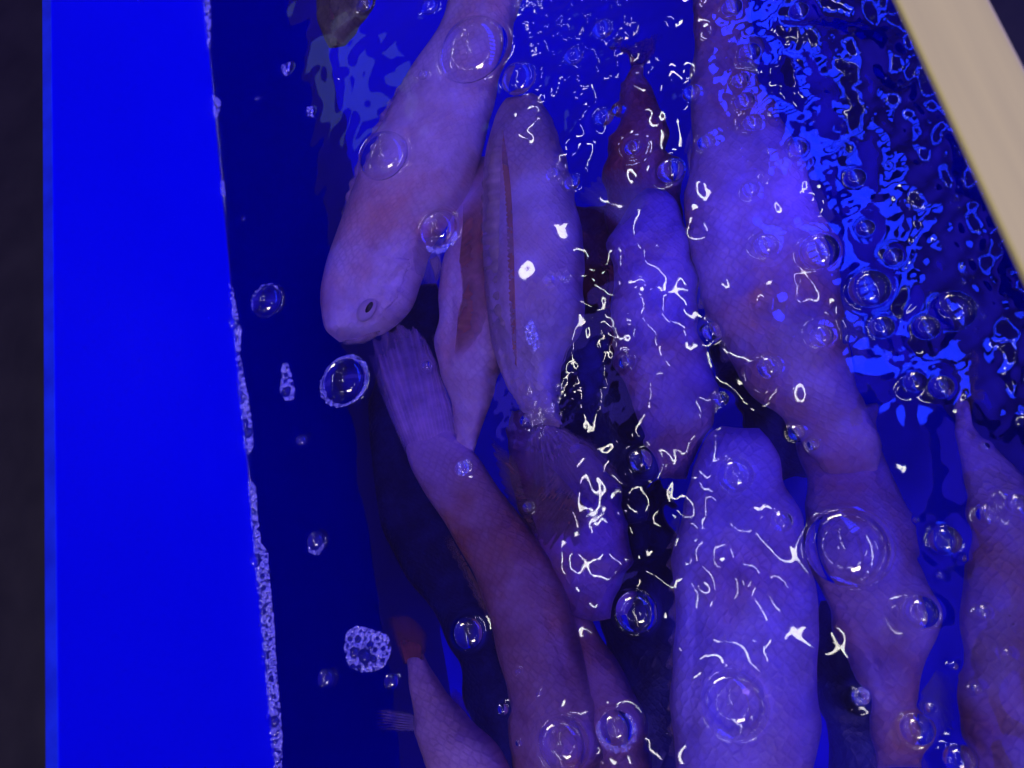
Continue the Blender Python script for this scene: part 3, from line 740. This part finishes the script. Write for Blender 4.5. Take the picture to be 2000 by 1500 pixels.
# F: purple fish across the centre
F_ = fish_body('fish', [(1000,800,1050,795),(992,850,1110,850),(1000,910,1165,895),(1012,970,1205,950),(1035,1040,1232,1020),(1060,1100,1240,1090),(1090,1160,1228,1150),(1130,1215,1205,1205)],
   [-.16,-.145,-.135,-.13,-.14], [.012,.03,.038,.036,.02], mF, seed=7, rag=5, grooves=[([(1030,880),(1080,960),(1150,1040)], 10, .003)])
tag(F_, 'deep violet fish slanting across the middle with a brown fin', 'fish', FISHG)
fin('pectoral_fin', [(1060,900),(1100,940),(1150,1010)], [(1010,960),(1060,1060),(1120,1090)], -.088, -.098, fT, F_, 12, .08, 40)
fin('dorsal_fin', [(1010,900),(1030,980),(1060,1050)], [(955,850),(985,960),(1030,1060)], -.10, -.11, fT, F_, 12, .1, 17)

# G: plump violet fish right of the middle
G_ = fish_body('fish', [(1262,370,1300,365),(1222,430,1328,415),(1198,490,1345,480),(1190,560,1356,555),(1192,640,1368,630),(1208,710,1385,700),(1230,780,1405,770),(1252,840,1400,835),(1278,900,1375,895),(1300,940,1345,938)],
   [-.085,-.075,-.07,-.07,-.075,-.095], [.014,.034,.042,.042,.036,.018], mGv, seed=8, rag=5, grooves=[([(1240,470),(1290,520),(1330,520)], 9, .002)])
tag(G_, 'plump violet fish under the brightest white squiggles', 'fish', FISHG)
fin('pectoral_fin', [(1215,440),(1262,400)], [(1128,385),(1190,330),(1275,352)], -.05, -.06, fB, G_, 14, .05, 18)
fin('dorsal_fin', [(1200,500),(1193,600),(1205,700)], [(1172,470),(1178,600),(1190,710)], -.07, -.08, fDR, G_, 14, .2, 19)

# H: the long violet fish with a ragged brown edge
H_ = fish_body('fish', [(1380,-190,1430,-190),(1368,-60,1450,-60),(1358,40,1466,40),(1348,150,1485,150),(1344,260,1530,240),(1342,360,1568,330),(1348,450,1608,420),(1366,540,1638,520),(1392,630,1652,610),(1430,700,1660,690),(1478,770,1674,760),(1534,830,1698,820),(1585,890,1722,880),(1622,935,1710,930)],
   [-.09,-.085,-.08,-.075,-.075,-.08,-.1], [.012,.024,.034,.042,.046,.042,.018], mV, seed=9, rag=6, roll=.1,
   grooves=[([(1400,380),(1440,480),(1470,600),(1520,720)], 12, .0025)])
tag(H_, 'longest violet fish from the top edge to the right with brownish ragged edge', 'fish', FISHG)
fin('dorsal_fin', [(1352,250),(1352,350),(1360,450),(1376,540),(1405,630),(1450,710)], [(1336,300),(1334,370),(1338,455),(1356,552),(1382,650),(1432,728)], -.065, -.07, fP, H_, 12, .45, 20)
fin('anal_fin', [(1630,560),(1655,660),(1665,720)], [(1660,560),(1690,680),(1680,740)], -.08, -.09, fB, H_, 9, .1, 21)

# H2: lower right violet fish
P_ = fish_body('fish', [(1560,790,1705,785),(1552,860,1728,860),(1560,930,1745,925),(1565,990,1768,985),(1580,1060,1788,1055),(1598,1130,1806,1125),(1618,1200,1822,1195),(1650,1270,1818,1270),(1682,1330,1798,1330),(1700,1390,1800,1385),(1712,1450,1806,1445),(1716,1510,1800,1510)],
   [-.15,-.125,-.095,-.085,-.09,-.105], [.014,.034,.042,.042,.034,.014], mV, seed=10, rag=6, grooves=[([(1640,1180),(1690,1260),(1720,1350)], 8, .003)])
tag(P_, 'violet fish under the largest ringed bubble, tapering to the lower right', 'fish', FISHG)
fin('tail_fin', [(1716,1432),(1780,1425)], [(1690,1520),(1840,1530)], -.10, -.11, fL2, P_, 14, .1, 22)
fin('pelvic_fin', [(1800,1350),(1830,1310)], [(1800,1470),(1860,1440),(1872,1330)], -.085, -.10, fB, P_, 10, .08, 23, arch=.01)
fin('dorsal_fin', [(1660,1220),(1690,1290),(1712,1370)], [(1640,1245),(1668,1310),(1700,1400)], -.08, -.085, fT, P_, 12, .2, 24)

# I: the brightest fish at the bottom
I_ = fish_body('fish', [(1414,842,1476,840),(1374,884,1510,886),(1352,950,1536,950),(1326,1040,1568,1040),(1318,1130,1590,1130),(1314,1230,1602,1230),(1314,1330,1606,1330),(1320,1430,1600,1430),(1330,1540,1585,1540),(1345,1660,1560,1660)],
   [-.075,-.062,-.055,-.052,-.052,-.052], [.018,.040,.048,.050,.048,.04], mI, seed=11, rag=5, grooves=[([(1372,1130),(1368,1250),(1366,1400)], 14, .004)])
tag(I_, 'broad brightest violet fish at the bottom under the large bubble', 'fish', FISHG)
fin('dorsal_fin', [(1330,1000),(1324,1120),(1322,1250),(1324,1380),(1332,1510)], [(1308,1020),(1304,1130),(1302,1260),(1306,1390),(1306,1520)], -.055, -.06, fP, I_, 11, .5, 25)

# J: fish along the right edge
J_ = fish_body('fish', [(1878,770,1894,768),(1868,840,1912,835),(1872,900,1960,890),(1886,960,2020,950),(1888,1040,2070,1030),(1886,1120,2090,1110),(1876,1200,2100,1200),(1878,1290,2105,1290),(1886,1390,2100,1390),(1892,1500,2090,1500),(1905,1620,2070,1620)],
   [-.085,-.08,-.07,-.065,-.065,-.065], [.008,.02,.038,.044,.044,.04], mV, seed=12, rag=6)
tag(J_, 'violet fish cut by the right edge, narrow tail upward', 'fish', FISHG)
fin('tail_fin', [(1876,800),(1900,798)], [(1868,690),(1912,700)], -.085, -.09, fT, J_, 8, .1, 26)

# K: rose fish entering at the bottom left
K_ = fish_body('fish', [(792,1285,828,1275),(800,1330,846,1315),(808,1380,872,1355),(816,1430,915,1410),(836,1475,965,1460),(858,1530,1000,1530),(880,1620,1010,1620)],
   [-.06,-.055,-.055,-.06,-.06], [.008,.02,.03,.034,.03], mK, seed=13, rag=2)
tag(K_, 'rose fish at the bottom left with a dull red tail fin', 'fish', FISHG)
fin('tail_fin', [(788,1298),(830,1288)], [(752,1205),(800,1202),(836,1240)], -.055, -.05, fDR, K_, 14, .06, 28)
fin('pelvic_fin', [(806,1395),(812,1430)], [(738,1380),(738,1430)], -.06, -.075, fP, K_, 8, .2, 29)
fin('dorsal_fin', [(868,1362),(905,1400),(935,1430)], [(888,1340),(905,1360),(915,1420)], -.06, -.07, fR, K_, 10, .1, 30)

# O: dark red fish deep at the top
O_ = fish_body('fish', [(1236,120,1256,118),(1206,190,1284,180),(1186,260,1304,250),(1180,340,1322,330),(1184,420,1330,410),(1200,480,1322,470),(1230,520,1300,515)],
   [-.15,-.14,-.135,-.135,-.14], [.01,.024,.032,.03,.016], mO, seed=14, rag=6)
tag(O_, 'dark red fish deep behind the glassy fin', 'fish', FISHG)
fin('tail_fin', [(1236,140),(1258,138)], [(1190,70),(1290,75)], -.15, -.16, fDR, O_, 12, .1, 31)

# L: dark fish at the top edge
L_ = fish_body('fish', [(590,-160,760,-160),(604,-80,748,-80),(618,-20,735,-20),(622,30,712,25),(632,70,690,62),(645,92,668,88)], [-.04,-.03,-.026,-.026,-.03], [.016,.022,.024,.02,.01], mD, seed=15, rag=2)
tag(L_, 'small blackish brown fish at the top edge', 'fish')
fin('dorsal_fin', [(640,-60),(642,0),(648,60)], [(662,-60),(664,0),(660,62)], -.004, -.006, fT, L_, 8, .2, 32)
# dark fish shapes put low in the water as shade in the gaps
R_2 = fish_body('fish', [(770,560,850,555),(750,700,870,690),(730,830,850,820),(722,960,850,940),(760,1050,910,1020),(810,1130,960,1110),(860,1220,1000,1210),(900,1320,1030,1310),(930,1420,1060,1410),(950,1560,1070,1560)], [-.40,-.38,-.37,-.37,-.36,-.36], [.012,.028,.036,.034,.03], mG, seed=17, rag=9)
tag(R_2, 'dim deep fish stretched and darkened as shade under the lilac striped fish', 'fish', 'dark fish shapes added as shade low in the tank')  # partly a dim fish, drawn out as dark filler for shaded gaps
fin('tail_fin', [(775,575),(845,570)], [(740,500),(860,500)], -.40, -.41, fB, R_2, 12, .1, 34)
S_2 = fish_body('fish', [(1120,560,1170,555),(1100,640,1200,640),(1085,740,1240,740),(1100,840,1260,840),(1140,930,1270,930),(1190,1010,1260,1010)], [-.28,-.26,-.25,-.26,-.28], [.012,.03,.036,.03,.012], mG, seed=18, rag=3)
tag(S_2, 'blackish fish shape added as shade in the gap left of the plump violet fish', 'fish', 'dark fish shapes added as shade low in the tank')
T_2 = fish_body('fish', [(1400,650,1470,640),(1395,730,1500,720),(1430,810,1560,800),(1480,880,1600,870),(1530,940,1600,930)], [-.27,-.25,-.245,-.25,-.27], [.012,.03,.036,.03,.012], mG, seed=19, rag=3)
tag(T_2, 'blackish fish shape added as shade between the plump and the longest violet fish', 'fish', 'dark fish shapes added as shade low in the tank')
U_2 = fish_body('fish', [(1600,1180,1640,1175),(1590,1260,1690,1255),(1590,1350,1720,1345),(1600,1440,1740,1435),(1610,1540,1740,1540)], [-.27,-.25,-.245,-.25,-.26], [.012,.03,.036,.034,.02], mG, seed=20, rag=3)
tag(U_2, 'blackish fish shape added as shade at the bottom right of the brightest fish', 'fish', 'dark fish shapes added as shade low in the tank')

V_2 = fish_body('fish', [(1205,960,1300,955),(1190,1060,1335,1055),(1180,1170,1350,1165),(1190,1290,1350,1285),(1205,1410,1345,1405),(1220,1540,1340,1540)], [-.34,-.32,-.31,-.31,-.32], [.02,.034,.036,.034,.02], mG, seed=23, rag=5)  # near-black shape added as the shadow in the centre gap
tag(V_2, 'blackish fish shape added as shade under the dark centred bubble left of the brightest fish', 'fish', 'dark fish shapes added as shade low in the tank')
W_2 = fish_body('fish', [(1130,400,1200,395),(1110,470,1250,465),(1120,540,1230,535),(1150,600,1210,598)], [-.22,-.21,-.21,-.22], [.012,.028,.028,.012], mO, seed=24, rag=5)  # dark shape added to fill a shaded gap beside the plump fish
tag(W_2, 'dark red brown shape added as shade upper left of the plump violet fish', 'fish', 'dark fish shapes added as shade low in the tank')

# a few drops on the dry blue wall
for (px, py, r_) in ((272, -2, 14), (130, 38, 1.6), (92, 55, 1.4)):
    d = ray(px, py); t = (XL-CAM[0])/d[0]; p = CAM+d*t
    if px > 105:
        o = ball('water_drop', p, .0012*r_/10, .0042*r_/10, .0036*r_/10, M_film, None)
        tag(o, 'water drop clinging to the blue wall at the top edge' if r_ > 5 else 'speck of water high on the blue wall', 'water drop')

# ------------------------------------------------------------------ render settings
S.render.engine = 'CYCLES'
S.cycles.use_denoising = True
try: S.cycles.denoiser = 'OPENIMAGEDENOISE'
except Exception: pass
S.cycles.max_bounces = 10; S.cycles.transmission_bounces = 10; S.cycles.transparent_max_bounces = 24; S.cycles.diffuse_bounces = 4; S.cycles.glossy_bounces = 6
S.cycles.sample_clamp_indirect = 2.0
S.cycles.caustics_refractive = True; S.cycles.caustics_reflective = True
S.view_settings.view_transform = 'Standard'; S.view_settings.look = 'None'; S.view_settings.exposure = 0; S.view_settings.gamma = 1
